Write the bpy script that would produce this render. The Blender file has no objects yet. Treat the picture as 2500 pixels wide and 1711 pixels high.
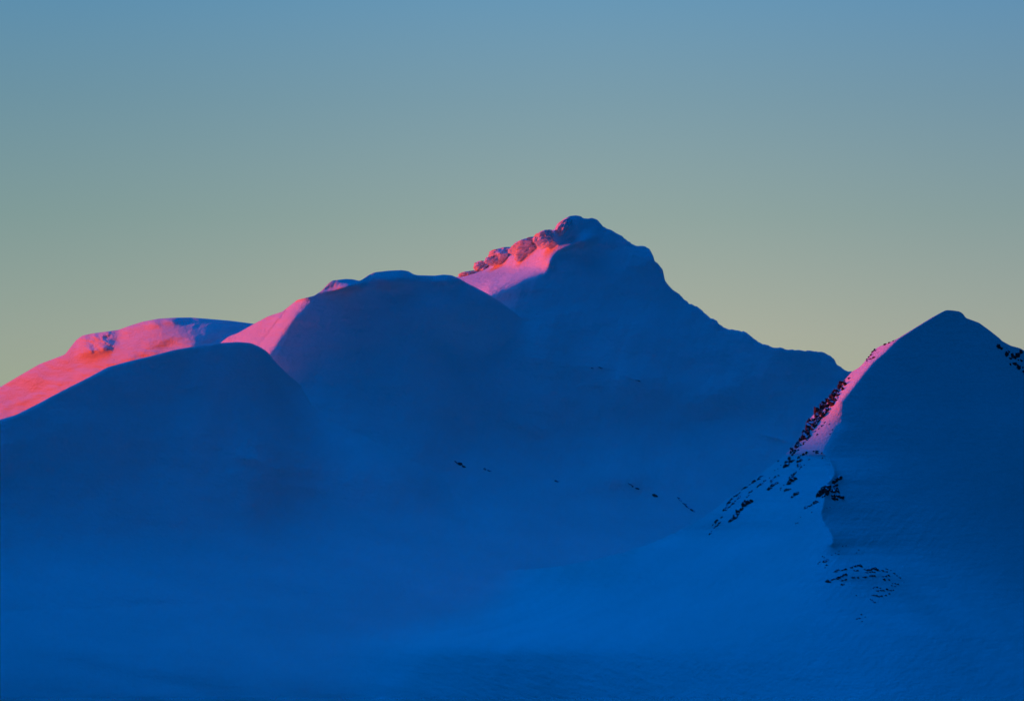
import bpy, bmesh, math, random
import numpy as np
from mathutils import Vector, Matrix

# ------------------------------------------------------------------ camera
scene = bpy.context.scene
F = 7089.0            # focal length, in pixels of a 2500 px wide frame (20 degree lens)
CX, VH = 1250.0, 1100.0   # vertical axis and eye level of the view
cam_d = bpy.data.cameras.new("camera")
cam = bpy.data.objects.new("camera", cam_d)
scene.collection.objects.link(cam)
cam.location = (0, 0, 0)
cam.rotation_euler = (math.radians(90), 0, 0)
cam_d.sensor_width = 36.0
cam_d.lens = 18.0 / math.tan(math.radians(10.0))
cam_d.shift_y = (VH - 855.5) / 2500.0
cam_d.clip_start = 1.0
cam_d.clip_end = 100000.0
scene.camera = cam

# ------------------------------------------------------------------ sun + sky
SUN_BACK = math.radians(20.0)     # how far the sun stands behind the left edge of the view
SUN_EL = math.radians(3.0)
sun_dir = Vector((-math.cos(SUN_BACK) * math.cos(SUN_EL), math.sin(SUN_BACK) * math.cos(SUN_EL), math.sin(SUN_EL)))
sun_d = bpy.data.lights.new("sun", 'SUN')
sun_d.energy = 4.3
sun_d.color = (1.0, 0.075, 0.0)
sun_d.angle = math.radians(0.8)
sun = bpy.data.objects.new("sun", sun_d)
sun.rotation_euler = sun_dir.to_track_quat('Z', 'Y').to_euler()
scene.collection.objects.link(sun)

scene.view_settings.view_transform = 'Standard'
scene.view_settings.look = 'None'
scene.view_settings.exposure = 0.0
scene.view_settings.gamma = 1.0

world = bpy.data.worlds.new("World")
scene.world = world
world.use_nodes = True
wn, wl = world.node_tree.nodes, world.node_tree.links
wn.clear()


def wnode(kind, **kw):
    n = wn.new(kind)
    for k, v in kw.items():
        setattr(n, k, v)
    return n


def plug(sock, val):
    if isinstance(val, bpy.types.NodeSocket):
        wl.new(val, sock)
    else:
        sock.default_value = val


def wmath(op, a, b=0.0):
    n = wnode('ShaderNodeMath', operation=op)
    plug(n.inputs[0], a)
    plug(n.inputs[1], b)
    return n.outputs[0]


def wsmooth(x, lo, hi):
    n = wnode('ShaderNodeMapRange', interpolation_type='SMOOTHSTEP')
    plug(n.inputs['Value'], x)
    n.inputs['From Min'].default_value = lo
    n.inputs['From Max'].default_value = hi
    return n.outputs[0]


def wvec(op, a, b=None, scale=None):
    n = wnode('ShaderNodeVectorMath', operation=op)
    plug(n.inputs[0], a)
    if b is not None:
        plug(n.inputs[1], b)
    if scale is not None:
        plug(n.inputs['Scale'], scale)
    return n.outputs['Value'] if op == 'DOT_PRODUCT' else n.outputs['Vector']


def wmix(fac, a, b):
    n = wnode('ShaderNodeMix', data_type='VECTOR')
    plug(n.inputs[0], fac)
    plug(n.inputs[4], a)
    plug(n.inputs[5], b)
    return n.outputs[1]


def wramp(x, stops):
    n = wnode('ShaderNodeValToRGB')
    plug(n.inputs[0], x)
    el = n.color_ramp.elements
    while len(el) > 1:
        el.remove(el[-1])
    el[0].position = stops[0][0]
    el[0].color = (*stops[0][1], 1)
    for p, c in stops[1:]:
        e = el.new(p)
        e.color = (*c, 1)
    return n.outputs[0]


def lin(r, g, b):
    return tuple((c / 255 / 12.92) if c / 255 <= 0.04045 else ((c / 255 + 0.055) / 1.055) ** 2.4 for c in (r, g, b))


tc = wnode('ShaderNodeTexCoord')
dvec = wvec('NORMALIZE', tc.outputs['Generated'])
sep = wnode('ShaderNodeSeparateXYZ')
wl.new(dvec, sep.inputs[0])
dx, dy, dz = sep.outputs
# the pale afterglow low over the mountains, going blue with height
glow_sky = wramp(wmath('MULTIPLY', dz, 5.0), [
    (0.00, lin(184, 182, 150)),
    (0.20, lin(170, 175, 158)),
    (0.40, lin(144, 165, 160)),
    (0.60, lin(122, 156, 170)),
    (0.775, lin(103, 151, 182)),
    (1.00, lin(86, 138, 186)),
])
# vignette put into the sky colour: darker to both sides, greener at left
tint = wmix(wsmooth(dx, -0.20, 0.03), (0.77, 0.87, 0.90), (1.0, 1.0, 1.0))
tint = wmix(wsmooth(dx, 0.03, 0.20), tint, (0.86, 0.90, 0.96))
glow_sky = wvec('MULTIPLY', glow_sky, tint)
# blue dusk sky, with bright lobes added overhead and behind to light the snow
def lobe(direction, power, amount):
    d = wmath('MAXIMUM', wvec('DOT_PRODUCT', dvec, Vector(direction).normalized()), 0.0)
    return wmath('MULTIPLY', wmath('POWER', d, power), amount)


blue = wmath('ADD', wmath('ADD', lobe((-0.40, 0.44, 0.80), 11.0, 3.45), lobe((0.4, -0.9, 0.3), 5.0, 0.72)), 0.03)
deep = wvec('SCALE', (0.0, 0.205, 1.08), scale=blue)
nish = wnode('ShaderNodeTexSky', sky_type='NISHITA')
nish.sun_disc = False
nish.sun_elevation = SUN_EL
nish.sun_rotation = math.radians(290.0)
nish.altitude = 1500.0
nish_col = wvec('MULTIPLY', nish.outputs[0], (0.0, 0.006, 0.02))
deep = wvec('ADD', deep, nish_col)
mask = wmath('MULTIPLY', wsmooth(dy, 0.84, 0.965),
             wmath('SUBTRACT', 1.0, wsmooth(dz, 0.17, 0.42)))
sky_col = wmix(mask, deep, glow_sky)
sky_col = wvec('SCALE', sky_col, scale=10.0)
bg = wnode('ShaderNodeBackground')
bg.inputs['Strength'].default_value = 0.1
wl.new(sky_col, bg.inputs['Color'])
wo = wnode('ShaderNodeOutputWorld')
wl.new(bg.outputs[0], wo.inputs['Surface'])

# ------------------------------------------------------------------ noise helpers
def _hash(ix, iy, seed):
    h = (ix.astype(np.int64) * 374761393 + iy.astype(np.int64) * 668265263 + seed * 982451653) & 0xFFFFFFFF
    h = ((h ^ (h >> 13)) * 1274126177) & 0xFFFFFFFF
    h = (h ^ (h >> 16)) & 0xFFFFFFFF
    return h / 4294967295.0 * 2 * math.pi


def perlin(x, y, seed=0):
    ix, iy = np.floor(x), np.floor(y)
    fx, fy = x - ix, y - iy
    sx = fx * fx * fx * (fx * (fx * 6 - 15) + 10)
    sy = fy * fy * fy * (fy * (fy * 6 - 15) + 10)

    def g(ox, oy):
        a = _hash(ix + ox, iy + oy, seed)
        return np.cos(a) * (fx - ox) + np.sin(a) * (fy - oy)
    n0 = g(0, 0) * (1 - sx) + g(1, 0) * sx
    n1 = g(0, 1) * (1 - sx) + g(1, 1) * sx
    return (n0 * (1 - sy) + n1 * sy) * 1.41


def fbm(x, y, octaves, seed=0, gain=0.5):
    t, a, f = 0.0, 1.0, 1.0
    for o in range(octaves):
        t = t + a * perlin(x * f + o * 17.3, y * f - o * 9.1, seed + o)
        a *= gain
        f *= 2.03
    return t


def softp(x, w):
    return w * np.logaddexp(0.0, x / w)


def ss(x, a, b):
    t = np.clip((x - a) / (b - a), 0, 1)
    return t * t * (3 - 2 * t)


def poly(pts):
    a = np.array(pts, float)
    return a[:, 0], a[:, 1]


def crest(pts, sigma=2.5):
    xs, ys = poly(pts)
    g = np.arange(xs[0], xs[-1] + 0.5, 0.5)
    v = np.interp(g, xs, ys)
    n = int(sigma * 8)
    k = np.exp(-0.5 * (np.arange(-n, n + 1) * 0.5 / sigma) ** 2)
    k /= k.sum()
    v = np.convolve(np.pad(v, n, mode='edge'), k, mode='valid')
    return lambda u: np.interp(u, g, v)


def smooth_line(vs, us, sigma):
    g = np.arange(vs[0] - 60, vs[-1] + 60, 0.5)
    y = np.interp(g, vs, us)
    n = int(sigma * 6)
    k = np.exp(-0.5 * (np.arange(-n, n + 1) * 0.5 / sigma) ** 2)
    k /= k.sum()
    y = np.convolve(np.pad(y, n, mode='edge'), k, mode='valid')
    return lambda v: np.interp(v, g, y)


def bump(u, v, cu, cv, ru, rv, rot=0.0):
    c, s = math.cos(math.radians(rot)), math.sin(math.radians(rot))
    a, b = (u - cu), (v - cv)
    p, q = a * c - b * s, a * s + b * c
    return np.exp(-(p / ru) ** 2 - (q / rv) ** 2)


def to_world(u, v, Y):
    return np.stack([Y * (u - CX) / F, Y, Y * (VH - v) / F], axis=-1)


# ------------------------------------------------------------------ mesh helpers
def mesh_grid(name, P, mat, keep=None, parent=None):
    r, c = P.shape[:2]
    idx = np.arange(r * c).reshape(r, c)
    q = np.stack([idx[:-1, :-1], idx[1:, :-1], idx[1:, 1:], idx[:-1, 1:]], axis=-1)
    q = q[keep] if keep is not None else q.reshape(-1, 4)
    used = np.unique(q)
    remap = np.full(r * c, -1)
    remap[used] = np.arange(len(used))
    q = remap[q]
    co = P.reshape(-1, 3)[used]
    me = bpy.data.meshes.new(name)
    me.vertices.add(len(co))
    me.vertices.foreach_set("co", co.astype(np.float32).ravel())
    me.loops.add(len(q) * 4)
    me.loops.foreach_set("vertex_index", q.astype(np.int32).ravel())
    me.polygons.add(len(q))
    me.polygons.foreach_set("loop_start", np.arange(0, len(q) * 4, 4, dtype=np.int32))
    me.polygons.foreach_set("use_smooth", np.ones(len(q), dtype=bool))
    me.update(calc_edges=True)
    me.materials.append(mat)
    o = bpy.data.objects.new(name, me)
    scene.collection.objects.link(o)
    if parent:
        o.parent = parent
    return o


def tag(o, label=None, cat=None, group=None, kind=None):
    if label:
        o['label'] = label
    if cat:
        o['category'] = cat
    if group:
        o['group'] = group
    if kind:
        o['kind'] = kind
    return o


BACK = np.array([3, 8, 16, 30, 55, 95, 160, 260, 420, 700.0])


def mountain_grid(fn, vc, u, base, rows, power=1.35, back=0.95):
    """front face from the crest line down to `base`, closed by a back slope behind the crest"""
    c = vc(u)
    t = np.linspace(0, 1, rows) ** power
    V = c[None, :] + (base - c)[None, :] * t[:, None]
    U = np.broadcast_to(u[None, :], V.shape)
    Y = fn(U, V)
    P = to_world(U, V, Y)
    top = P[0]
    b = BACK[::-1][:, None]
    drop = b * b / (b + 14.0) * back
    B = np.stack([np.broadcast_to(top[:, 0], (len(BACK), len(u))),
                  top[None, :, 1] + b, top[None, :, 2] - drop], axis=-1)
    return np.concatenate([B, P], axis=0), len(BACK)


# ------------------------------------------------------------------ materials
def new_mat(name):
    m = bpy.data.materials.new(name)
    m.use_nodes = True
    nt = m.node_tree
    p = nt.nodes['Principled BSDF']
    return m, nt, p


def snow_material(name, grain, ripple):
    m, nt, p = new_mat(name)
    N, L = nt.nodes, nt.links
    t = N.new('ShaderNodeTexCoord')
    n1 = N.new('ShaderNodeTexNoise')
    n1.inputs['Scale'].default_value = grain
    n1.inputs['Detail'].default_value = 5.0
    n1.inputs['Roughness'].default_value = 0.62
    L.new(t.outputs['Object'], n1.inputs['Vector'])
    # wind ripples: a noise stretched along the fall line
    mp = N.new('ShaderNodeMapping')
    mp.inputs['Rotation'].default_value = (0, math.radians(38), 0)
    mp.inputs['Scale'].default_value = (0.035, 0.02, 0.30)
    L.new(t.outputs['Object'], mp.inputs['Vector'])
    n2 = N.new('ShaderNodeTexNoise')
    n2.inputs['Scale'].default_value = 1.0
    n2.inputs['Detail'].default_value = 4.0
    L.new(mp.outputs[0], n2.inputs['Vector'])
    b1 = N.new('ShaderNodeBump')
    b1.inputs['Strength'].default_value = 1.0
    b1.inputs['Distance'].default_value = 0.5 / grain
    L.new(n1.outputs['Fac'], b1.inputs['Height'])
    b2 = N.new('ShaderNodeBump')
    b2.inputs['Strength'].default_value = 1.0
    b2.inputs['Distance'].default_value = ripple
    L.new(n2.outputs['Fac'], b2.inputs['Height'])
    L.new(b1.outputs[0], b2.inputs['Normal'])
    L.new(b2.outputs[0], p.inputs['Normal'])
    # faint real variation of the snow: wind-packed crust against fresh powder
    n3 = N.new('ShaderNodeTexNoise')
    n3.inputs['Scale'].default_value = 0.012
    n3.inputs['Detail'].default_value = 6.0
    L.new(t.outputs['Object'], n3.inputs['Vector'])
    r = N.new('ShaderNodeValToRGB')
    r.color_ramp.elements[0].position = 0.35
    r.color_ramp.elements[0].color = (0.78, 0.73, 0.64, 1)
    r.color_ramp.elements[1].position = 0.65
    r.color_ramp.elements[1].color = (0.84, 0.79, 0.70, 1)
    L.new(n3.outputs['Fac'], r.inputs[0])
    L.new(r.outputs[0], p.inputs['Base Color'])
    p.inputs['Roughness'].default_value = 0.75
    p.inputs['Specular IOR Level'].default_value = 0.08
    return m


SNOW_FAR = snow_material("wind_packed_snow", 0.22, 1.0)
SNOW_NEAR = snow_material("rippled_snow", 0.45, 0.9)


def rock_material():
    m, nt, p = new_mat("dark_rock")
    N, L = nt.nodes, nt.links
    t = N.new('ShaderNodeTexCoord')
    n = N.new('ShaderNodeTexNoise')
    n.inputs['Scale'].default_value = 2.2
    n.inputs['Detail'].default_value = 6.0
    L.new(t.outputs['Object'], n.inputs['Vector'])
    r = N.new('ShaderNodeValToRGB')
    r.color_ramp.elements[0].position = 0.35
    r.color_ramp.elements[0].color = (0.026, 0.019, 0.016, 1)
    r.color_ramp.elements[1].position = 0.72
    r.color_ramp.elements[1].color = (0.12, 0.085, 0.065, 1)
    L.new(n.outputs['Fac'], r.inputs[0])
    # snow caught on the ledges
    g = N.new('ShaderNodeNewGeometry')
    sx = N.new('ShaderNodeSeparateXYZ')
    L.new(g.outputs['True Normal'], sx.inputs[0])
    n2 = N.new('ShaderNodeTexNoise')
    n2.inputs['Scale'].default_value = 1.6
    n2.inputs['Detail'].default_value = 4.0
    L.new(t.outputs['Object'], n2.inputs['Vector'])
    ad = N.new('ShaderNodeMath')
    ad.operation = 'MULTIPLY_ADD'
    L.new(n2.outputs['Fac'], ad.inputs[0])
    ad.inputs[1].default_value = 0.9
    L.new(sx.outputs['Z'], ad.inputs[2])
    mr = N.new('ShaderNodeMapRange')
    mr.interpolation_type = 'SMOOTHSTEP'
    mr.inputs['From Min'].default_value = 1.12
    mr.inputs['From Max'].default_value = 1.30
    L.new(ad.outputs[0], mr.inputs['Value'])
    mx = N.new('ShaderNodeMix')
    mx.data_type = 'RGBA'
    L.new(mr.outputs[0], mx.inputs[0])
    L.new(r.outputs[0], mx.inputs[6])
    mx.inputs[7].default_value = (0.78, 0.79, 0.82, 1)
    L.new(mx.outputs[2], p.inputs['Base Color'])
    b = N.new('ShaderNodeBump')
    b.inputs['Distance'].default_value = 0.4
    L.new(n.outputs['Fac'], b.inputs['Height'])
    L.new(b.outputs[0], p.inputs['Normal'])
    p.inputs['Roughness'].default_value = 0.9
    p.inputs['Specular IOR Level'].default_value = 0.1
    return m


ROCK = rock_material()


def low_bounce_material():  # dark colour for unseen terrain, keeps bounced blue off the lit slopes
    m, nt, p = new_mat("low_bounce_ground")
    N, L = nt.nodes, nt.links
    t = N.new('ShaderNodeTexCoord')
    n = N.new('ShaderNodeTexNoise')
    n.inputs['Scale'].default_value = 0.01
    n.inputs['Detail'].default_value = 8.0
    L.new(t.outputs['Object'], n.inputs['Vector'])
    r = N.new('ShaderNodeValToRGB')
    r.color_ramp.elements[0].position = 0.4
    r.color_ramp.elements[0].color = (0.05, 0.045, 0.03, 1)
    r.color_ramp.elements[1].position = 0.7
    r.color_ramp.elements[1].color = (0.13, 0.11, 0.08, 1)
    L.new(n.outputs['Fac'], r.inputs[0])
    L.new(r.outputs[0], p.inputs['Base Color'])
    p.inputs['Roughness'].default_value = 0.95
    p.inputs['Specular IOR Level'].default_value = 0.05
    return m


LOW_BOUNCE = low_bounce_material()

# ------------------------------------------------------------------ the terrain, mountain by mountain
H = 760.0    # the valley floor falls towards the camera and passes this far below it
RISE = 0.25  # its slope
TILT = 0.15  # and its fall to the right


def y_floor(u, v):
    z = np.maximum(v, 400)
    den = (z - VH) / F + RISE - TILT * (u - CX) / F
    Y0 = H / den
    x = (u - CX) * Y0 / F
    h = H + 2.6 * fbm(x / 260, Y0 / 150.0, 3, 91) + 0.14 * fbm(x / 40, Y0 / 22.0, 3, 97)
    r = np.clip(v - 1440, 0, 330)
    return h / den + 0.0009 * r * r + 0.5 * np.maximum(v - 1770, 0)   # rolls over towards the viewer


def toe(Y, u, v, k=52.0):
    """run the foot of a slope out into the valley floor, then under it"""
    f = y_floor(u, v) + 14.0 * ss(v, 1430, 1530) - 0.8
    return -k * np.logaddexp(-Y / k, -f / k)


def relief(u, v, m, amp, seed):
    """snow relief shared by all slopes: long swells, drifts, small drifts (metres of depth)"""
    x, z = u * m, v * m
    n = 9.0 * fbm(x / 190.0 + 3.1, z / 150.0, 3, seed)
    n = n + 0.9 * fbm(x / 26.0, z / 15.0, 3, seed + 11)
    n = n + 2.6 * fbm(x / 75.0 + 7, z / 48.0, 3, seed + 19)
    n = n + 0.9 * fbm((x + 0.35 * z) / 15.0, z / 75.0, 3, seed + 23)     # flutes down the fall line
    return amp * n


# --- tallest peak -------------------------------------------------
MAIN_CREST = [(900, 760), (1000, 716), (1080, 690), (1113, 677), (1134, 668), (1160, 661), (1190, 641), (1216, 626), (1255, 611),
              (1279, 590), (1297, 584), (1312, 575), (1330, 567), (1342, 562), (1353, 561), (1360.6, 546), (1376, 535), (1391, 527.5),
              (1406, 526), (1418, 528), (1424, 533), (1436, 534), (1445, 532), (1457, 536), (1466, 545), (1472, 552), (1484, 560),
              (1502, 566), (1517.5, 576.5), (1532.5, 588.6), (1550.6, 600), (1575, 601), (1587, 610), (1596, 625), (1597, 637),
              (1608, 646), (1618, 658), (1621, 673), (1623, 685), (1635, 700), (1653, 715), (1671, 730), (1683, 741), (1701.5, 748.5),
              (1717, 760.6), (1735, 777), (1750, 782), (1753, 789), (1771, 801), (1780, 804), (1818, 809), (1850, 834), (1893, 850),
              (1910, 848), (1915, 853), (1977, 856), (2008, 859), (2024, 867), (2037, 877.5), (2042, 888), (2055, 898), (2068, 906),
              (2082, 906.5), (2130, 925), (2250, 960), (2500, 1040), (2800, 1120)]
MAIN_Y = smooth_line([500, 720, 900, 1100, 1250, 1350, 1400, 1500, 1600], [3070, 3000, 2940, 2868, 2808, 2766, 2742, 2690, 2620], 28.0)
S1 = smooth_line([500, 540, 560, 567, 576, 590, 603, 612, 630, 655, 668, 680, 695, 712, 725, 800, 900],
      [1384, 1380, 1371, 1346, 1340, 1346, 1366, 1353, 1342, 1333, 1300, 1262, 1228, 1203, 1188, 1120, 1060], 7.0)
_c_main = crest(MAIN_CREST, 1.2)


def vc_main(u):
    z = np.zeros_like(u)
    return _c_main(u) + (2.3 * fbm(u / 17.0, z, 3, 301) + 1.2 * fbm(u / 6.0, z + 3, 2, 307)) * ss(u, 1440, 1500)



def turn(u, v):
    """the massif's face is turned a little to the right, away from the sun"""
    return 0.09 * (u - 700) * (1 - ss(v, 1000, 1420))


def y_main0(v):
    return MAIN_Y(v)


def y_main(u, v):
    Y = y_main0(v) + turn(u, v)
    uL = S1(v)
    w = np.interp(v, [500, 590, 640, 660, 690, 725], [3, 3, 5, 12, 14, 6])
    fade = 1.0 - ss(v, 720, 790)
    Y = Y + fade * 1.9 * np.minimum(softp(uL - u, w), 230)
    # small ribs and the lit knob high on the face
    Y = Y - 17 * bump(u, v, 1428, 588, 24, 17, 20)
    Y = Y - 9 * bump(u, v, 1385, 602, 34, 7, 24)
    Y = Y - 12 * bump(u, v, 1340, 640, 12, 24, -25)
    Y = Y - 12 * bump(u, v, 1195, 700, 22, 9, 45)
    Y = Y - 9 * bump(u, v, 1255, 668, 60, 8, 38)
    # rills running down the sunlit flank
    xx, zz = u * 0.42, v * 0.42
    Y = Y + 4.0 * fbm((0.55 * xx + 0.83 * zz) / 9.0, (0.83 * xx - 0.55 * zz) / 48.0, 3, 59) * fade * ss(uL - u, 0, 25)
    # blocky summit
    Y = Y - 4 * bump(u, v, 1412, 548, 26, 20)
    Y = Y - 9 * bump(u, v, 1580, 640, 50, 40)
    # long low swells and ledges of the shaded face
    Y = Y - 9 * bump(u, v, 1500, 915, 150, 36, -14)
    Y = Y - 4 * bump(u, v, 1290, 1040, 70, 18, -20)
    Y = Y - 20 * bump(u, v, 1530, 1165, 95, 40, -12)
    Y = Y - 14 * bump(u, v, 1380, 1195, 130, 30, 10)
    Y = Y - 8 * bump(u, v, 1230, 1290, 150, 26, -8)
    Y = Y - 3 * bump(u, v, 1890, 1070, 70, 9, -16)
    Y = Y - 12 * bump(u, v, 1120, 1130, 120, 36, -22)
    Y = Y - 7 * bump(u, v, 1750, 960, 90, 30, 25)
    Y = Y - 8 * bump(u, v, 1330, 830, 60, 90, -30)
    Y = Y + 10 * bump(u, v, 1700, 760, 60, 90, 35)
    # thin wind-drift lines
    for cu, cv, ru, rv, h, rot in ((1470, 897, 45, 3, 2.0, -6), (1545, 925, 30, 3, 2.0, -24), (1310, 1040, 34, 3.5, 1.6, -28), (1890, 1068, 42, 3, 2.0, -16),
                                   (1400, 1168, 34, 3, 1.8, 12), (1200, 1226, 40, 3, 1.4, -8), (1640, 1120, 50, 4, 1.6, -22), (1730, 1020, 30, 3, 1.4, 8)):
        Y = Y - h * bump(u, v, cu, cv, ru, rv, rot)
    c = vc_main(u)
    Y = Y + 1.5 * np.exp(-np.maximum(v - c, 0) / 2.5)
    return toe(Y + relief(u, v, 0.42, 1.2, 5), u, v)


# --- shoulder in front of it ---------------------------------------
MID_CREST = [(440, 895), (500, 862), (538, 837), (558, 821.5), (581, 813), (620, 790.5), (654.5, 772), (689, 761), (713, 742), (726, 732),
             (767, 722), (785, 710), (803, 691), (811, 685), (844, 681), (862, 682), (878, 686), (888, 680), (899, 672), (914, 665),
             (948, 661), (981, 659.5), (997, 662), (1010, 670), (1020, 672), (1061, 673), (1082, 670.5), (1103, 672), (1121, 680),
             (1139, 690.5), (1160, 701), (1191, 717.5), (1230, 742), (1290, 790), (1360, 860), (1450, 950), (1560, 1060)]
vc_mid = crest(MID_CREST, 2.5)
S2 = ([640, 732, 755, 775, 808, 845, 862, 920, 960], [800, 742, 728, 712, 691, 668, 655, 612, 585])


def y_mid0(u, v):
    G = (52 + 22 * ss(v, 1000, 680)) * ss(u, 1340, 1080) * (1 - ss(v, 1250, 1450)) * (1 - 0.85 * ss(v, 735, 880) * ss(u, 980, 1180)) - 6
    return y_main0(v) + turn(u, v) - G


def y_mid(u, v):
    Y = y_mid0(u, v)
    uL = np.interp(v, *S2)
    w = np.interp(v, [740, 765, 800, 850], [9, 6, 4, 3])
    Y = Y + 1.9 * softp(uL - u, w) * (1 - ss(v, 900, 960)) * ss(v, 715, 740)
    # groove between the two lit ribs
    g = np.interp(v, [740, 775, 835, 870], [712, 688, 640, 612])
    Y = Y + 9.0 * np.exp(-((u - g) / 7.0) ** 2) * ss(v, 735, 760)
    # knobs along the crest
    Y = Y - 15 * bump(u, v, 850, 697, 38, 14)
    Y = Y - 15 * bump(u, v, 962, 682, 56, 20)
    Y = Y - 10 * bump(u, v, 835, 704, 40, 6, 14)
    Y = Y - 9 * bump(u, v, 1085, 685, 40, 14)
    c = vc_mid(u)
    Y = Y + 1.5 * np.exp(-np.maximum(v - c, 0) / 2.5)
    return toe(Y + relief(u, v, 0.42, 1.2, 5), u, v)


# --- far ridge on the left -------------------------------------------
LEFT_CREST = [(-700, 1230), (-400, 1130), (-150, 1018), (0, 945), (43, 919.5), (97, 888.5), (159, 865), (172, 848), (186, 830), (201, 819),
              (225, 814), (263, 809), (290, 805), (314, 796), (349, 785), (387, 778), (426, 775.5), (465, 775), (503, 778), (562, 783),
              (620, 790.5), (700, 800), (800, 830)]
vc_left = crest(LEFT_CREST, 2.5)


def y_left(u, v):
    Y = np.interp(v, [740, 860, 1040, 1250], [4200, 4060, 3880, 3720])
    w = 24.0
    c0 = vc_left(u)
    ul = np.interp(v, [770, 800, 850, 900, 1000], [436, 442, 470, 520, 610]) + 9 * fbm(u / 110, v / 60, 3, 29)
    Y = Y + 0.85 * softp(ul - u, w)
    Y = Y + 0.75 * softp(320 - 0.5 * (v - 830) - u, 40)
    # rocky knob and the hollows beside it
    kn = np.exp(-((u - 234) / 42.0) ** 4 - ((v - 836 + 0.25 * (u - 234)) / 30.0) ** 4)
    Y = Y - kn * (30 + 8 * fbm(u / 22.0, v / 16.0, 4, 53))
    Y = Y - 10 * bump(u, v, 415, 784, 22, 10)
    Y = Y - 12 * bump(u, v, 380, 790, 20, 12)
    Y = Y + 10 * bump(u, v, 400, 850, 40, 12, 15)
    Y = Y - 14 * bump(u, v, 85, 915, 26, 22, 25)
    Y = Y - 9 * bump(u, v, 40, 985, 80, 10, 22)
    x, z = u * 0.57, v * 0.57
    Y = Y + 1.3 * fbm(x / 22 + z / 40, z / 14, 4, 41) * ss(u, 330, 40) * ss(v, 900, 960)
    Y = Y + 9.0 * fbm(x / 100 + z / 80, z / 70, 4, 43)
    Y = Y - 3.0 * fbm(x / 40, z / 9.0, 3, 47) * ss(v - c0, 40, 75)
    c = vc_left(u)
    Y = Y + 3 * np.exp(-np.maximum(v - c, 0) / 3.0)
    return Y + relief(u, v, 0.57, 0.7, 23)


# --- rounded dome on the left --------------------------------------------
DOME_CREST = [(-800, 1300), (-500, 1215), (-250, 1120), (-100, 1064), (0, 1024), (39, 1012.5), (97, 983), (143, 958), (201, 929), (263, 896), (310, 883), (368, 869),
              (426, 854), (484, 844), (538, 837), (581, 834.7), (612, 837), (635, 847), (654.5, 860), (666, 876), (697, 908), (736, 942),
              (775, 972), (813, 998), (871, 1026), (940, 1064), (1000, 1098), (1100, 1140), (1250, 1200), (1400, 1260)]
vc_dome = crest(DOME_CREST, 4.0)


DOME_Y = smooth_line([800, 950, 1100, 1250, 1350, 1410, 1500, 1600], [2785, 2750, 2710, 2672, 2645, 2625, 2590, 2550], 28.0)


def y_dome(u, v):
    Y = DOME_Y(v)
    q = np.maximum(v - vc_dome(u), 0)
    side = y_mid0(u, v) - (15 + 125 * (1 - np.exp(-q / 85.0))) * (1 - ss(u, 880, 1280)) * (1 - ss(v, 880, 1540)) + 14 * ss(u, 1000, 1250)
    s = ss(u, 590, 800)
    Y = Y + 0.25 * (u - 830)
    Y = (1 - s) * Y + s * np.minimum(side, Y + 60 + 0.5 * (u - 600))
    Y = Y + 0.16 * softp(u - 330, 90) * ss(v, 1180, 950)
    Y = Y - 14 * bump(u, v, 505, 1000, 55, 120, -18)
    Y = Y - 2.5 * bump(u, v, 455, 948, 34, 7, 10)
    # broken, wind-scoured step low on its right side
    step = bump(u, v, 700, 1140, 170, 42, -14)
    x, z = u * 0.4, v * 0.4
    Y = Y - step * 3.2 * fbm(x / 22, z / 11, 5, 71, 0.6)
    Y = Y - 4 * bump(u, v, 610, 1118, 90, 9, -20)
    Y = Y - 4 * bump(u, v, 720, 1185, 110, 16, -10)
    c = vc_dome(u)
    Y = Y + 4 * np.exp(-np.maximum(v - c, 0) / 3.5)
    return toe(Y + relief(u, v, 0.40, 1.2, 61), u, v)


# --- near mountain on the right and the valley floor ------------------------
RIGHT_CREST = [(-900, 1398), (900, 1398), (1150, 1396), (1250, 1392), (1346, 1385), (1380, 1378.5), (1449, 1366), (1518.6, 1349), (1588, 1327), (1657, 1295.6),
               (1726, 1257.5), (1775, 1219), (1807.6, 1196), (1850.6, 1161), (1883, 1137.7), (1904, 1120.5), (1936.6, 1092.5), (1946.5, 1081.5),
               (1964.6, 1061), (1972, 1032), (1980, 1019.5), (2003, 994), (2026.5, 968), (2044.6, 947), (2065, 924), (2081, 906), (2096, 898),
               (2106.6, 888), (2117, 875), (2132, 855.6), (2145, 846.5), (2171, 836), (2192, 826), (2236, 799), (2274, 775.5), (2303, 760),
               (2310.6, 757), (2323, 757.5), (2341.5, 760), (2350.6, 765), (2358, 776), (2390.6, 788), (2416, 806.5), (2442, 827), (2445, 831.5),
               (2468, 844), (2491, 850), (2500, 855.6), (2560, 885), (2700, 960), (2900, 1060), (3300, 1250)]
vc_right = crest(RIGHT_CREST, 2.0)
A_V = [740, 760, 800, 826, 859, 881, 911, 937, 963, 981, 1030, 1068, 1092, 1104, 1114, 1126, 1138, 1150, 1160, 1170, 1183, 1205, 1228, 1252, 1271,
       1282, 1292, 1304, 1316, 1326, 1336, 1354, 1400, 1460, 1550, 1711, 2000]
A_U = [2310, 2296, 2230, 2190, 2158, 2132, 2106.6, 2086, 2065, 2051, 2036, 2022, 2010, 2012, 2022, 2030, 2035.5, 2039, 2039, 2033, 2020, 2016, 2014, 2007.6, 2012,
       2019, 2027, 2033, 2036.6, 2036, 2033, 2036, 2040, 2040, 2040, 2040, 2040]
B_V = [740, 1336, 1354, 1400, 1460, 1550, 1711, 2000]
B_D = [0, 0, 8, 80, 160, 300, 500, 860]      # where the shaded right side begins, right of the edge line
W_V = [740, 981, 1030, 1080, 1110, 1326, 1345, 1375, 1420, 1500, 1711]
W_W = [3, 4, 17, 11, 3.5, 4, 16, 40, 75, 110, 150]
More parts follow.
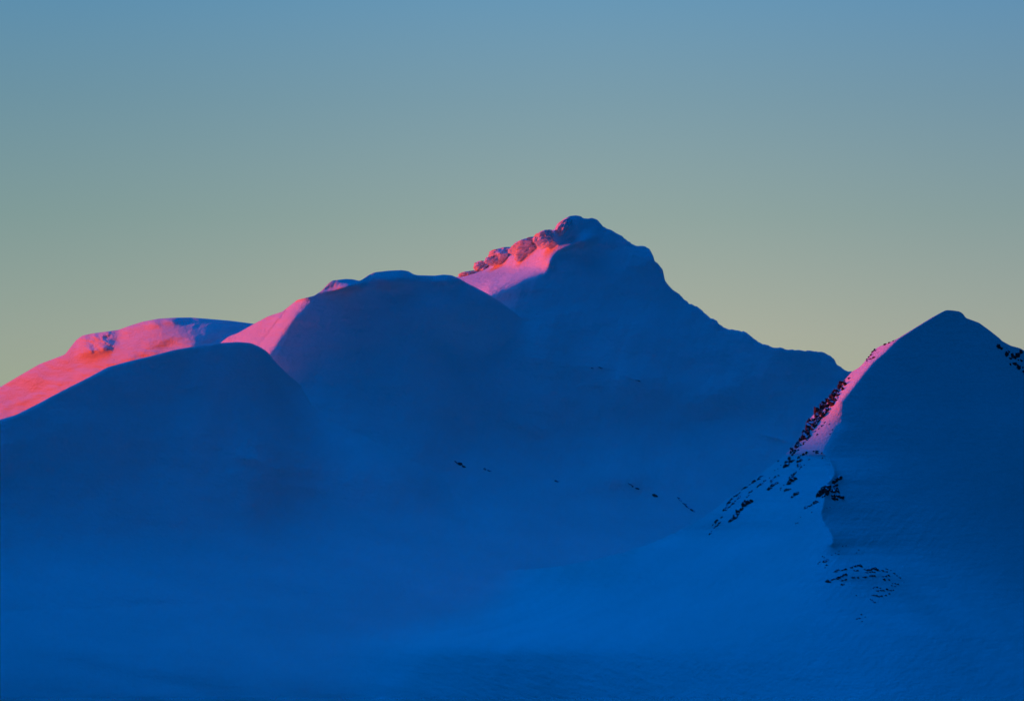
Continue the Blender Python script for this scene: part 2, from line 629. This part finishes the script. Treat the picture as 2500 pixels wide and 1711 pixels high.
YA = smooth_line([740, 826, 960, 1100, 1200, 1300, 1400, 1500, 1600, 1711, 2000, 2400], [2212, 2196, 2170, 2132, 2068, 1990, 1872, 1762, 1704, 1660, 1560, 1430], 26.0)


YR = smooth_line([740, 826, 960, 1100, 1220, 1330, 1450, 1580, 1711, 2000, 2400], [2212, 2196, 2170, 2134, 2084, 2034, 1980, 1918, 1850, 1700, 1500], 26.0)


def y_slope(u, v):
    uA = np.interp(v, A_V, A_U)
    w = np.interp(v, W_V, W_W)
    k = np.interp(v, [740, 960, 1060, 1150, 1400], [0.95, 0.85, 0.42, 0.22, 0.20])
    d = softp(uA - u, w)
    Y = YA(v) + k * d + 0.0006 * d * d * ss(v, 1000, 1300) * (1 - 0.6 * ss(v, 1420, 1600))
    Y = Y + 0.004 * np.maximum(1600 - u, 0) ** 2 * (1 - 0.85 * ss(v, 1400, 1580))
    e = softp(u - uA - np.interp(v, B_V, B_D), w)
    # the shaded side: steeper, and turned away to the right
    R = YR(v) + 0.12 * softp(u - np.interp(v, [740, 826, 911, 1000, 1100, 1400], [2310, 2192, 2108, 2046, 2026, 2036]), 40) * (1 - ss(v, 1000, 1350)) + 0.28 * (u - 2040) * ss(v, 1000, 1350)
    sc = np.interp(v, [1100, 1330, 1420, 1711], [45, 50, 75, 150])
    Y = Y + np.maximum(R - YA(v), 0.0) * (1 - np.exp(-e / sc))
    # hollow under the curling cornice, so that the edge stands proud
    Y = Y + 5.0 * ss(v, 1095, 1120) * (1 - ss(v, 1318, 1350)) * (1 - np.exp(-e / 9.0)) * np.exp(-e / 55.0)
    # rolled lip along the cornice edge
    Y = Y - 3.4 * np.exp(-((u - uA + 3) / 5.5) ** 2) * ss(v, 1095, 1112) * (1 - ss(v, 1322, 1338))
    # broad shoulder below the outcrops
    Y = Y - 16 * bump(u, v, 2110, 1400, 110, 40, -12)
    Y = Y - 10 * bump(u, v, 2280, 1545, 120, 40, -40)
    m = 0.31
    x, z = u * m, v * m
    n = 2.4 * fbm(x / 70 + 5, z / 60, 3, 131)
    n = n + (0.35 + 1.9 * bump(u, v, 1600, 1450, 330, 120, 15)) * fbm((x + z) / 5.0, (x - z) / 26.0, 4, 137, 0.6) * ss(v, 1150, 1300)
    n = n + 0.20 * fbm(x / 7, z / 5, 3, 139)
    return Y + n


def y_right(u, v):
    a, b = y_floor(u, v), y_slope(u, v)
    k = 55.0 + 75.0 * np.maximum(ss(v, 1380, 1520), ss(u, 1520, 1300))
    Y = -k * np.logaddexp(-a / k, -b / k)
    c = vc_right(u)
    Y = Y + 0.6 * np.exp(-np.maximum(v - c, 0) / 3.0) * ss(u, 1250, 1500)
    return Y


def cols(segments):
    out = []
    for a, b, s in segments:
        out.append(np.arange(a, b, s))
    return np.concatenate(out + [np.array([segments[-1][1]], float)])


P, nb = mountain_grid(y_main, vc_main, cols([(900, 1100, 2.5), (1100, 1700, 1.4), (1700, 2100, 2.2), (2100, 2800, 8)]), 1560.0, 400)
main_peak = mesh_grid("mountain", P, SNOW_FAR)
tag(main_peak, "tallest snowy peak in the middle with rounded rime knobs on its sunlit left shoulder", "mountain", kind='structure')
P, nb = mountain_grid(y_mid, vc_mid, cols([(440, 1200, 1.6), (1200, 1560, 3)]), 1520.0, 330)
o = mesh_grid("mountain", P, SNOW_FAR)
tag(o, "broad shaded snow shoulder in front of the tallest peak, with a sunlit spur at its left end", "mountain", kind='structure')
P, nb = mountain_grid(y_left, vc_left, cols([(-700, -60, 8), (-60, 700, 1.5), (700, 800, 4)]), 1250.0, 260)
o = mesh_grid("mountain", P, SNOW_FAR)
tag(o, "distant snow ridge at the far left glowing pink in the low sun", "mountain", kind='structure')
P, nb = mountain_grid(y_dome, vc_dome, cols([(-800, -60, 10), (-60, 1150, 2.2), (1150, 1400, 5)]), 1560.0, 330, back=0.45)
o = mesh_grid("mountain", P, SNOW_FAR)
tag(o, "rounded snow dome in full shade at the left above the valley floor", "mountain", kind='structure')

u_r = cols([(-900, -60, 14), (-60, 1300, 4), (1300, 1700, 2.2), (1700, 1960, 1.6), (1960, 2200, 1.0), (2200, 2520, 2.2), (2520, 3300, 12)])
P, nb = mountain_grid(y_right, vc_right, u_r, 2300.0, 640, 1.5)
c = vc_right(u_r)
t = np.linspace(0, 1, 640) ** 1.5
V = c[None, :] + (2300.0 - c)[None, :] * t[:, None]
U = np.broadcast_to(u_r[None, :], V.shape)
D = y_slope(U, V) - y_floor(U, V)
is_slope = np.concatenate([np.broadcast_to(u_r[None, :] > 1290, (nb, len(u_r))), D < 30.0], axis=0)
keep = is_slope[:-1, :-1]
o = mesh_grid("mountain", P, SNOW_NEAR, keep)
tag(o, "near snow mountain on the right with a sharp cornice edge and dark rocks on its left flank", "mountain", kind='structure')
o = mesh_grid("valley_floor", P, SNOW_NEAR, ~keep)
tag(o, "smooth shaded snowfield of the valley floor below the mountains", "snowfield", kind='structure')

# the ground sheet, out to the horizon, and an unseen ridge at left shaped to shade the valley
g = np.concatenate([-np.geomspace(60000, 400, 24), np.linspace(-300, 300, 9), np.geomspace(400, 60000, 24)])
gx, gy = np.meshgrid(g, g)
o = mesh_grid("ground", np.stack([gx, gy, np.where(gy > 0, np.minimum(-H - 20.0 + RISE * np.clip(gy, 0, 2300), -160.0), -H - 20.0)], axis=-1), LOW_BOUNCE)
tag(o, "unseen ground running out to the horizon, coloured dark to cut bounced light", "ground", kind='structure')

rx, ry = np.meshgrid(np.arange(-3500, -1199, 25.0), np.arange(-7000, 4001, 25.0))
env = 1 - ss(ry, 3300, 3950)
rz = -170 + (331 + 16 * fbm(rx / 500, ry / 420, 4, 7) + 60 * ss(ry, 1500, 0)) * env * np.exp(-((rx + 2250 + 0.1 * (ry - 2700)) / 420.0) ** 2)
rz = np.where(ry < 2300, rz - RISE * (2300 - np.maximum(ry, 0)) * (1 - np.exp(-((rx + 2250) / 900.0) ** 4)), rz)
o = mesh_grid("hill", np.stack([rx, ry, rz], axis=-1), LOW_BOUNCE)
tag(o, "long unseen ridge beyond the left edge, shaped to block the low sun and coloured dark against bounce", "hill", kind='structure')


# ------------------------------------------------------------------ rime knobs on the tallest peak
def ico(sub):
    bm = bmesh.new()
    bmesh.ops.create_icosphere(bm, subdivisions=sub, radius=1.0)
    return bm


def rime_knob(cu, cv, ru, rv, dy, rd, seed, rough=0.12, tilt=0.0):
    Y0 = float(y_main(np.array([[cu]]), np.array([[max(cv, float(vc_main(np.array([cu]))[0]) + 3)]]))[0, 0]) + dy
    m = Y0 / F
    rr = random.Random(seed * 31)
    bm = bmesh.new()
    for part in range(5):
        b2 = ico(4 if part else 5)
        co = np.array([v.co[:] for v in b2.verts])
        n = fbm(co[:, 0] * 1.5 + seed * 3.7 + co[:, 1], co[:, 2] * 1.5 + seed + part * 5.1 + co[:, 1] * 0.6, 2, seed)
        n2 = fbm(co[:, 0] * 4 + seed * 3.7 + co[:, 1] * 3, co[:, 2] * 4 + seed + part + co[:, 1] * 2, 4, seed + 5)
        r = 1 + rough * 2.8 * n + rough * 1.3 * n2
        sc = 1.0 if part == 0 else rr.uniform(0.38, 0.62)
        ox = 0 if part == 0 else rr.uniform(-0.85, 0.95)
        oz = 0 if part == 0 else rr.uniform(-0.55, 0.28 - 0.25 * abs(ox))
        oy = 0 if part == 0 else rr.uniform(-0.35, 0.2)
        for v, p, k in zip(b2.verts, co, r):
            x, y, z = p * k
            z = min(z, 0.80 + 0.25 * (z - 0.80)) if z > 0.80 else z
            x, y, z = x * sc + ox, y * sc + oy, z * sc * 0.9 + oz
            v.co = (x * ru * m, y * rd, (z * rv + x * ru * math.tan(math.radians(tilt))) * m)
        tmp = bpy.data.meshes.new("tmp")
        b2.to_mesh(tmp)
        b2.free()
        bm.from_mesh(tmp)
        bpy.data.meshes.remove(tmp)
    me = bpy.data.meshes.new("rime_knob")
    bm.to_mesh(me)
    bm.free()
    me.polygons.foreach_set("use_smooth", np.ones(len(me.polygons), dtype=bool))
    me.materials.append(SNOW_FAR)
    o = bpy.data.objects.new("rime_knob", me)
    o.location = to_world(np.float64(cu), np.float64(cv), np.float64(Y0))
    scene.collection.objects.link(o)
    o.parent = main_peak
    return o


KNOBS = [
    (1146, 669, 24, 9, 0, 12, 1, 0.10, 8, "low rough rime ledge at the foot of the sunlit shoulder"),
    (1180, 653, 20, 20, -2, 17, 2, 0.10, 0, "small round rime knob low on the shoulder"),
    (1228, 625, 37, 25, -2, 22, 3, 0.09, 10, "rime knob with a purple shaded face"),
    (1293, 606, 42, 33, -1, 25, 4, 0.08, 12, "largest sunlit rime knob of the shoulder"),
    (1332, 582, 26, 25, -3, 22, 5, 0.10, 0, "upper rime knob below the summit block"),
    (1374, 556, 20, 22, 2, 14, 6, 0.10, 30, "sunlit rime step at the left edge of the summit block"),
]
for k in KNOBS:
    o = rime_knob(*k[:9])
    o['label'] = k[9]

# ------------------------------------------------------------------ rocks
rng = random.Random(7)


def rock_mesh(seed, cuts=13):
    r = random.Random(seed)
    bm = ico(3)
    for v in bm.verts:
        v.co *= 1.0
    planes = []
    for _ in range(cuts):
        n = Vector((r.uniform(-1, 1), r.uniform(-1, 1), r.uniform(-0.3, 1))).normalized()
        planes.append((n, r.uniform(0.42, 0.85)))
    for v in bm.verts:
        for n, d in planes:
            k = v.co.dot(n) - d
            if k > 0:
                v.co -= n * k
        v.co *= 1 + r.uniform(-0.04, 0.04)
    me = bpy.data.meshes.new("rock")
    bm.to_mesh(me)
    bm.free()
    me.materials.append(ROCK)
    return me


ROCK_MESHES = [rock_mesh(100 + i) for i in range(9)]
n_rocks = 0
specs = []


def surf(fn, u, v):
    Y = fn(np.array([[float(u)]]), np.array([[float(v)]]))
    return Vector(to_world(np.array([[float(u)]]), np.array([[float(v)]]), Y)[0, 0])


def rock(fn, vc, u, v, length, width, angle, label, group, height=0.5):
    """a crag breaking through the snow: length and width as seen, angle of its long axis"""
    global n_rocks
    vmin = float(vc(np.array([float(u)]))[0]) + 1.0
    v = max(v, vmin)
    p = surf(fn, u, v)
    m = p.y / F
    e = 1.5
    tu = surf(fn, u + e, v) - surf(fn, u - e, v)
    tv = surf(fn, u, v - e if v - e > vmin else v) - surf(fn, u, v + e)
    nrm = tu.cross(tv)
    nrm = -nrm if nrm.y > 0 else nrm
    nrm.normalize()
    a = math.radians(angle)
    ax = tu.normalized() * math.cos(a) * min(tu.length / (2 * e * m), 3.0) + tv.normalized() * math.sin(a) * min(tv.length / (2 * e * m), 2.0)
    sx = ax.length
    ax.normalize()
    ay = nrm.cross(ax).normalized()
    ax = ay.cross(nrm).normalized()
    n_rocks += 1
    L = length * m * 0.62 * min(sx, 1.6)
    W = width * m * 0.70
    Hh = max(width * m * height, 0.6)
    M = Matrix((ax * L, ay * W, nrm * Hh)).transposed().to_4x4()
    M.translation = p + nrm * Hh * 0.15
    specs.append((length * width, n_rocks, M, label, group))


def chain(pts, n, size, asp, label, group, conv, jit=2.0, fn=y_right, vc=vc_right, ang=None, first=None, height=0.5):
    """n rocks strung along a line of outcrop; `size` is their mean length in pixels"""
    q = [conv(*p) for p in pts]
    seg = [math.hypot(q[i + 1][0] - q[i][0], q[i + 1][1] - q[i][1]) for i in range(len(q) - 1)]
    tot = sum(seg)
    for i in range(n):
        s = (i + 0.5) / n * tot + rng.uniform(-0.35, 0.35) * tot / n
        s = min(max(s, 0), tot)
        k = 0
        while k < len(seg) - 1 and s > seg[k]:
            s -= seg[k]
            k += 1
        f = s / seg[k]
        a, b = q[k], q[k + 1]
        u = a[0] + (b[0] - a[0]) * f + rng.gauss(0, jit)
        v = a[1] + (b[1] - a[1]) * f + rng.gauss(0, jit * 0.7)
        an = math.degrees(math.atan2(-(b[1] - a[1]), b[0] - a[0])) if ang is None else ang
        L = 1.12 * size * rng.uniform(0.6, 1.5)
        rock(fn, vc, u, v, L, max(L / asp * rng.uniform(0.9, 1.8), 2.2), an + rng.uniform(-16, 16),
             first if (first and i == 0) else label, group, height)


c4 = lambda x, y: (1900 + x * .2582, 720 + y * .2582)
c5 = lambda x, y: (1700 + x * .2151, 1000 + y * .2151)
c6 = lambda x, y: (1900 + x * .176, 1280 + y * .176)
c8 = lambda x, y: (1000 + x * .3457, 1000 + y * .3457)

# sunlit rim, from the saddle down
la, ga = "dark rock among those jutting from the upper sunlit rim of the right mountain", "rocks on the upper sunlit rim"
chain([(830, 625), (870, 570), (905, 530), (930, 512)], 9, 7, 1.7, la, ga, c4, 1.6)
chain([(1000, 475), (1090, 432)], 3, 6, 2.2, la, ga, c4, 0.8)
chain([(845, 610), (905, 595)], 4, 6, 1.6, la, ga, c4, 1.2)
lb, gb = "dark crag in the dense rocky band down the left rim of the right mountain", "crags in the dense rim band"
chain([(655, 800), (610, 845), (570, 905), (500, 968), (440, 1035)], 20, 9, 1.7, lb, gb, c4, 3.0, height=0.8)
chain([(600, 870), (560, 930), (545, 1000), (480, 1050)], 13, 8, 1.5, lb, gb, c4, 3.5, height=0.8)
chain([(430, 1050), (380, 1110), (330, 1180), (295, 1250), (275, 1310), (240, 1360)], 28, 11, 1.6, lb, gb, c4, 4.0, height=0.8)
chain([(470, 1050), (420, 1130), (370, 1190), (340, 1270)], 14, 9, 1.5, lb, gb, c4, 3.5, height=0.8)
chain([(215, 1370), (170, 1430), (120, 1480)], 9, 8, 1.7, lb, gb, c4, 2.5, height=0.7)
lc, gc = "small dark stone on the pink and purple snow beside the rocky rim", "stones on the pink snow"
for x, y, L in [(415, 1235, 9), (368, 1320, 8), (480, 1222, 5), (510, 1275, 4), (490, 1312, 4), (440, 1205, 6), (385, 1265, 5), (350, 1290, 6)]:
    rock(y_right, vc_right, *c4(x, y), L, L * 0.55, 48, lc, gc)

# streaks of rock on the blue left flank
ld, gd = "small dark rock in the streaks across the upper blue left flank", "rocks of the upper flank streaks"
chain([(1290, 290), (1230, 370), (1160, 410)], 7, 7, 1.8, ld, gd, c5, 2.0)
chain([(1180, 450), (1110, 490), (1070, 520)], 6, 6, 1.7, ld, gd, c5, 1.6)
chain([(1260, 480), (1200, 510), (1150, 540)], 5, 6, 1.7, ld, gd, c5, 1.6)
chain([(1350, 440), (1390, 490), (1310, 470)], 5, 5, 1.4, ld, gd, c5, 1.4)
chain([(1110, 565), (1060, 595), (1000, 660)], 4, 12, 2.2, ld, gd, c5, 1.2)
chain([(1060, 540), (1020, 600)], 4, 7, 1.8, ld, gd, c5, 1.2)
chain([(1200, 560), (1150, 600)], 3, 7, 1.7, ld, gd, c5, 1.0)
chain([(1180, 610), (1155, 640)], 2, 10, 1.8, ld, gd, c5, 0.8)
chain([(1240, 610), (1130, 710), (1080, 760)], 6, 5, 1.6, ld, gd, c5, 1.4)
for x, y, L in [(1425, 490, 5), (1432, 550, 5), (1283, 562, 6), (930, 585, 8), (960, 630, 4), (925, 672, 4), (890, 688, 5), (830, 775, 4), (940, 750, 4), (1190, 655, 5)]:
    rock(y_right, vc_right, *c5(x, y), L, L * 0.6, 45, ld, gd)
le, ge = "thin dark rock in the long streaks along the edge of the blue left flank", "rocks of the edge streaks"
chain([(745, 755), (680, 800), (620, 850), (555, 885), (500, 925)], 8, 10, 2.8, le, ge, c5, 0.9)
chain([(785, 805), (730, 850), (690, 885)], 4, 9, 2.6, le, ge, c5, 0.7)
chain([(640, 915), (610, 945), (582, 995)], 4, 8, 2.6, le, ge, c5, 0.6)
chain([(495, 940), (430, 1000), (370, 1050), (310, 1145)], 9, 11, 2.4, le, ge, c5, 1.3)
chain([(495, 975), (440, 1040), (390, 1090), (340, 1140)], 7, 9, 2.4, le, ge, c5, 1.0)
chain([(290, 1215), (250, 1250), (180, 1320)], 4, 9, 2.4, le, ge, c5, 0.9)
chain([(280, 1270), (240, 1320), (190, 1350), (155, 1415)], 6, 9, 2.5, le, ge, c5, 0.9)
lf, gf = "dark rock in the short stout row on the middle of the blue left flank", "rocks of the stout middle row"
chain([(630, 1045), (580, 1065), (540, 1090), (510, 1140), (470, 1180), (440, 1240)], 11, 11, 1.7, lf, gf, c5, 1.8, height=0.7,
      first="stoutest crag at the upper end of the middle row on the left flank")
chain([(420, 1240), (385, 1270)], 2, 10, 2.0, lf, gf, c5, 0.8)
lg, gg = "dark rock in the scattered clumps halfway up the blue left flank", "rocks of the scattered clumps"
chain([(930, 745), (880, 780), (835, 830)], 6, 7, 2.0, lg, gg, c5, 1.3)
chain([(915, 830), (860, 870), (820, 905)], 5, 10, 1.7, lg, gg, c5, 1.2)
chain([(1120, 730), (1085, 750), (1050, 775)], 5, 6, 1.6, lg, gg, c5, 1.4)
chain([(1110, 790), (1070, 815), (1040, 850)], 5, 13, 1.7, lg, gg, c5, 1.4)
chain([(1065, 895), (1030, 905), (1000, 935)], 3, 10, 2.3, lg, gg, c5, 0.8)
chain([(1155, 940), (1120, 970), (1080, 1000)], 3, 10, 2.0, lg, gg, c5, 0.6)
for x, y, L in [(960, 890, 5), (955, 910, 4), (995, 855, 4), (1130, 1290, 5), (1185, 1217, 4), (1150, 1285, 4)]:
    rock(y_right, vc_right, *c5(x, y), L, L * 0.6, 45, lg, gg)

# at the cornice
lh, gh = "dark rock in the cluster where the curling cornice edge breaks off", "rocks at the cornice"
chain([(1495, 880), (1480, 915), (1430, 950), (1400, 985)], 7, 14, 1.7, lh, gh, c5, 1.6, height=0.8,
      first="largest dark crag right under the curling cornice edge")
chain([(1475, 945), (1430, 1000)], 3, 12, 2.3, lh, gh, c5, 1.0)
chain([(1385, 1040), (1300, 1080), (1225, 1135)], 8, 8, 1.7, lh, gh, c5, 1.8)
chain([(1640, 760), (1580, 800), (1530, 850)], 6, 9, 1.8, lh, gh, c5, 2.0)
chain([(1610, 850), (1560, 880), (1590, 930), (1540, 930)], 7, 10, 1.6, lh, gh, c5, 2.2)
chain([(1550, 975), (1560, 1020), (1600, 980), (1655, 1000)], 7, 10, 1.9, lh, gh, c5, 1.2, ang=-5)
for x, y, L in [(1310, 1165, 5), (1365, 995, 4), (1480, 1115, 4), (1515, 1105, 4)]:
    rock(y_right, vc_right, *c5(x, y), L, L * 0.6, 45, lh, gh)

# outcrop patch on the shoulder below
lj, gj = "small dark rock scattered just above the outcrop patch on the shoulder", "rocks above the outcrop patch"
chain([(705, 485), (655, 510), (620, 525)], 3, 9, 1.8, lj, gj, c6, 0.8)
for x, y, L in [(555, 545, 7), (575, 522, 5), (612, 445, 5), (635, 462, 4), (670, 565, 8), (650, 600, 4), (740, 425, 5), (790, 395, 5), (830, 412, 8), (840, 370, 4), (890, 298, 5), (935, 292, 5), (1080, 390, 6), (1115, 355, 5)]:
    rock(y_right, vc_right, *c6(x, y), L, L * 0.55, 25, lj, gj)
lk, gk = "thin dark ledge rock in the upper part of the outcrop patch on the shoulder", "rocks of the upper outcrop patch"
chain([(690, 790), (760, 757), (830, 745), (880, 715), (935, 690)], 7, 9, 2.4, lk, gk, c6, 0.8)
chain([(780, 660), (830, 632), (880, 640), (935, 612)], 6, 7, 2.0, lk, gk, c6, 1.0)
chain([(985, 612), (1060, 582), (1145, 572)], 6, 9, 1.9, lk, gk, c6, 0.8)
chain([(1040, 645), (1110, 640)], 3, 6, 1.6, lk, gk, c6, 0.9)
chain([(1170, 620), (1230, 632), (1300, 618), (1380, 630)], 7, 9, 2.0, lk, gk, c6, 1.0)
chain([(1195, 668), (1270, 660), (1345, 662)], 4, 14, 3.2, lk, gk, c6, 0.6)
chain([(1170, 730), (1260, 712), (1345, 715)], 5, 10, 2.6, lk, gk, c6, 0.7)
chain([(1385, 640), (1450, 640), (1520, 662)], 4, 8, 2.2, lk, gk, c6, 0.8)
chain([(1425, 722), (1530, 705)], 3, 9, 2.4, lk, gk, c6, 0.6)
chain([(1460, 603), (1550, 632), (1620, 690), (1695, 748)], 6, 9, 3.0, lk, gk, c6, 0.6)
chain([(1000, 735), (1110, 738)], 4, 6, 2.0, lk, gk, c6, 0.8)
chain([(870, 782), (950, 755)], 3, 8, 2.6, lk, gk, c6, 0.6)
lm, gm = "faint dark rock in the lower fan of the outcrop patch on the shoulder", "rocks of the lower outcrop fan"
chain([(885, 838), (915, 830)], 2, 6, 1.6, lm, gm, c6, 0.6)
chain([(1300, 880), (1360, 862), (1425, 885)], 4, 7, 2.2, lm, gm, c6, 0.9)
chain([(1330, 930), (1420, 912), (1500, 912), (1605, 912)], 6, 9, 2.4, lm, gm, c6, 1.2)
chain([(1280, 965), (1400, 1002), (1480, 985), (1560, 940)], 6, 9, 2.4, lm, gm, c6, 1.0)
chain([(1280, 1025), (1310, 1075), (1345, 1060)], 4, 7, 1.8, lm, gm, c6, 1.2)
chain([(1450, 770), (1540, 775), (1560, 810), (1680, 825)], 5, 7, 2.2, lm, gm, c6, 1.4)
chain([(1560, 845), (1640, 860)], 2, 7, 2.2, lm, gm, c6, 0.8)
for x, y, L in [(1080, 985, 5), (1740, 800, 4), (1150, 1250, 8), (1125, 1300, 9), (1160, 1345, 5), (1205, 1282, 5), (1085, 1310, 6)]:
    rock(y_right, vc_right, *c6(x, y), L, L * 0.55, 20, lm, gm)

# right edge of the frame
ln, gn = "dark rock on the shaded slope at the right edge, right of the near summit", "rocks at the right edge"
chain([(2060, 475), (2090, 482), (2105, 515)], 5, 7, 1.4, ln, gn, c4, 1.4, ang=-25)
chain([(2160, 562), (2210, 545), (2275, 575), (2310, 535)], 6, 7, 1.5, ln, gn, c4, 2.2, ang=-25)
chain([(2180, 605), (2240, 592), (2305, 632)], 5, 7, 1.8, ln, gn, c4, 1.8, ang=-15)
chain([(2190, 640), (2250, 668), (2310, 690), (2330, 745), (2400, 800)], 14, 7, 1.7, ln, gn, c4, 2.6, ang=-30)
chain([(2350, 600), (2420, 680), (2480, 720)], 6, 8, 1.6, ln, gn, c4, 4.0, ang=-30)

# the few rocks on the big shaded face behind
fm = dict(fn=y_main, vc=vc_main, height=0.4)
chain([(285, 352), (340, 375), (400, 410)], 5, 14, 3.4, "rock sliver in the longest dark outcrop below the middle of the shaded main face", "slivers of the longest outcrop", c8, 1.0, **fm)
chain([(520, 415), (578, 436)], 3, 8, 2.2, "tiny dark rock right of the longest outcrop on the shaded main face", "tiny rocks right of the longest outcrop", c8, 0.5, **fm)
chain([(1020, 498), (1050, 510)], 2, 9, 2.2, "small lone dark rock low in the middle of the main face", "lone rocks low on the main face", c8, 0.5, **fm)
chain([(1540, 517), (1575, 538), (1615, 560)], 3, 10, 3.0, "dark rock in the short slanting row on the snow hump of the main face", "slanting row on the snow hump", c8, 0.5, **fm)
chain([(1710, 597), (1745, 612)], 1, 14, 2.2, "single dark rock below the snow hump of the main face", "single rock below the hump", c8, 0.2, **fm)
chain([(1895, 620), (1950, 670), (2020, 730)], 4, 15, 3.8, "dark rock in the steep slanting outcrop just left of the near mountain", "steep slanting outcrop", c8, 0.6, **fm)
for u, v, L, lab in [(1446, 899, 9, "faint thin rock at the left end of the ledge high on the shaded main face"),
                     (1467, 898, 12, "faint thin rock just right of the ledge's left end high on the main face"),
                     (1557, 929, 15, "thin dark rock at the right end of the ledge high on the main face")]:
    rock(y_main, vc_main, u, v, L, 2.5, -18, lab, "rocks on the high ledge", 0.6)
specs.sort(key=lambda q: -q[0])
for i, (size, k, M, label, group) in enumerate(sorted(specs[:292], key=lambda q: q[1])):
    o = bpy.data.objects.new("rock", ROCK_MESHES[k % len(ROCK_MESHES)])
    o.matrix_world = M
    scene.collection.objects.link(o)
    tag(o, label, "rock", group)
# the smallest stones, more than one could count, as one scatter
bm = bmesh.new()
for size, k, M, label, group in specs[292:]:
    n0 = len(bm.verts)
    bm.from_mesh(ROCK_MESHES[k % len(ROCK_MESHES)])
    bm.verts.ensure_lookup_table()
    bmesh.ops.transform(bm, matrix=M, verts=bm.verts[n0:])
me = bpy.data.meshes.new("small_stones")
bm.to_mesh(me)
bm.free()
me.materials.append(ROCK)
o = bpy.data.objects.new("small_stones", me)
scene.collection.objects.link(o)
tag(o, "smallest dark stones strewn between the larger rocks on the snow slopes", "stones", kind='stuff')
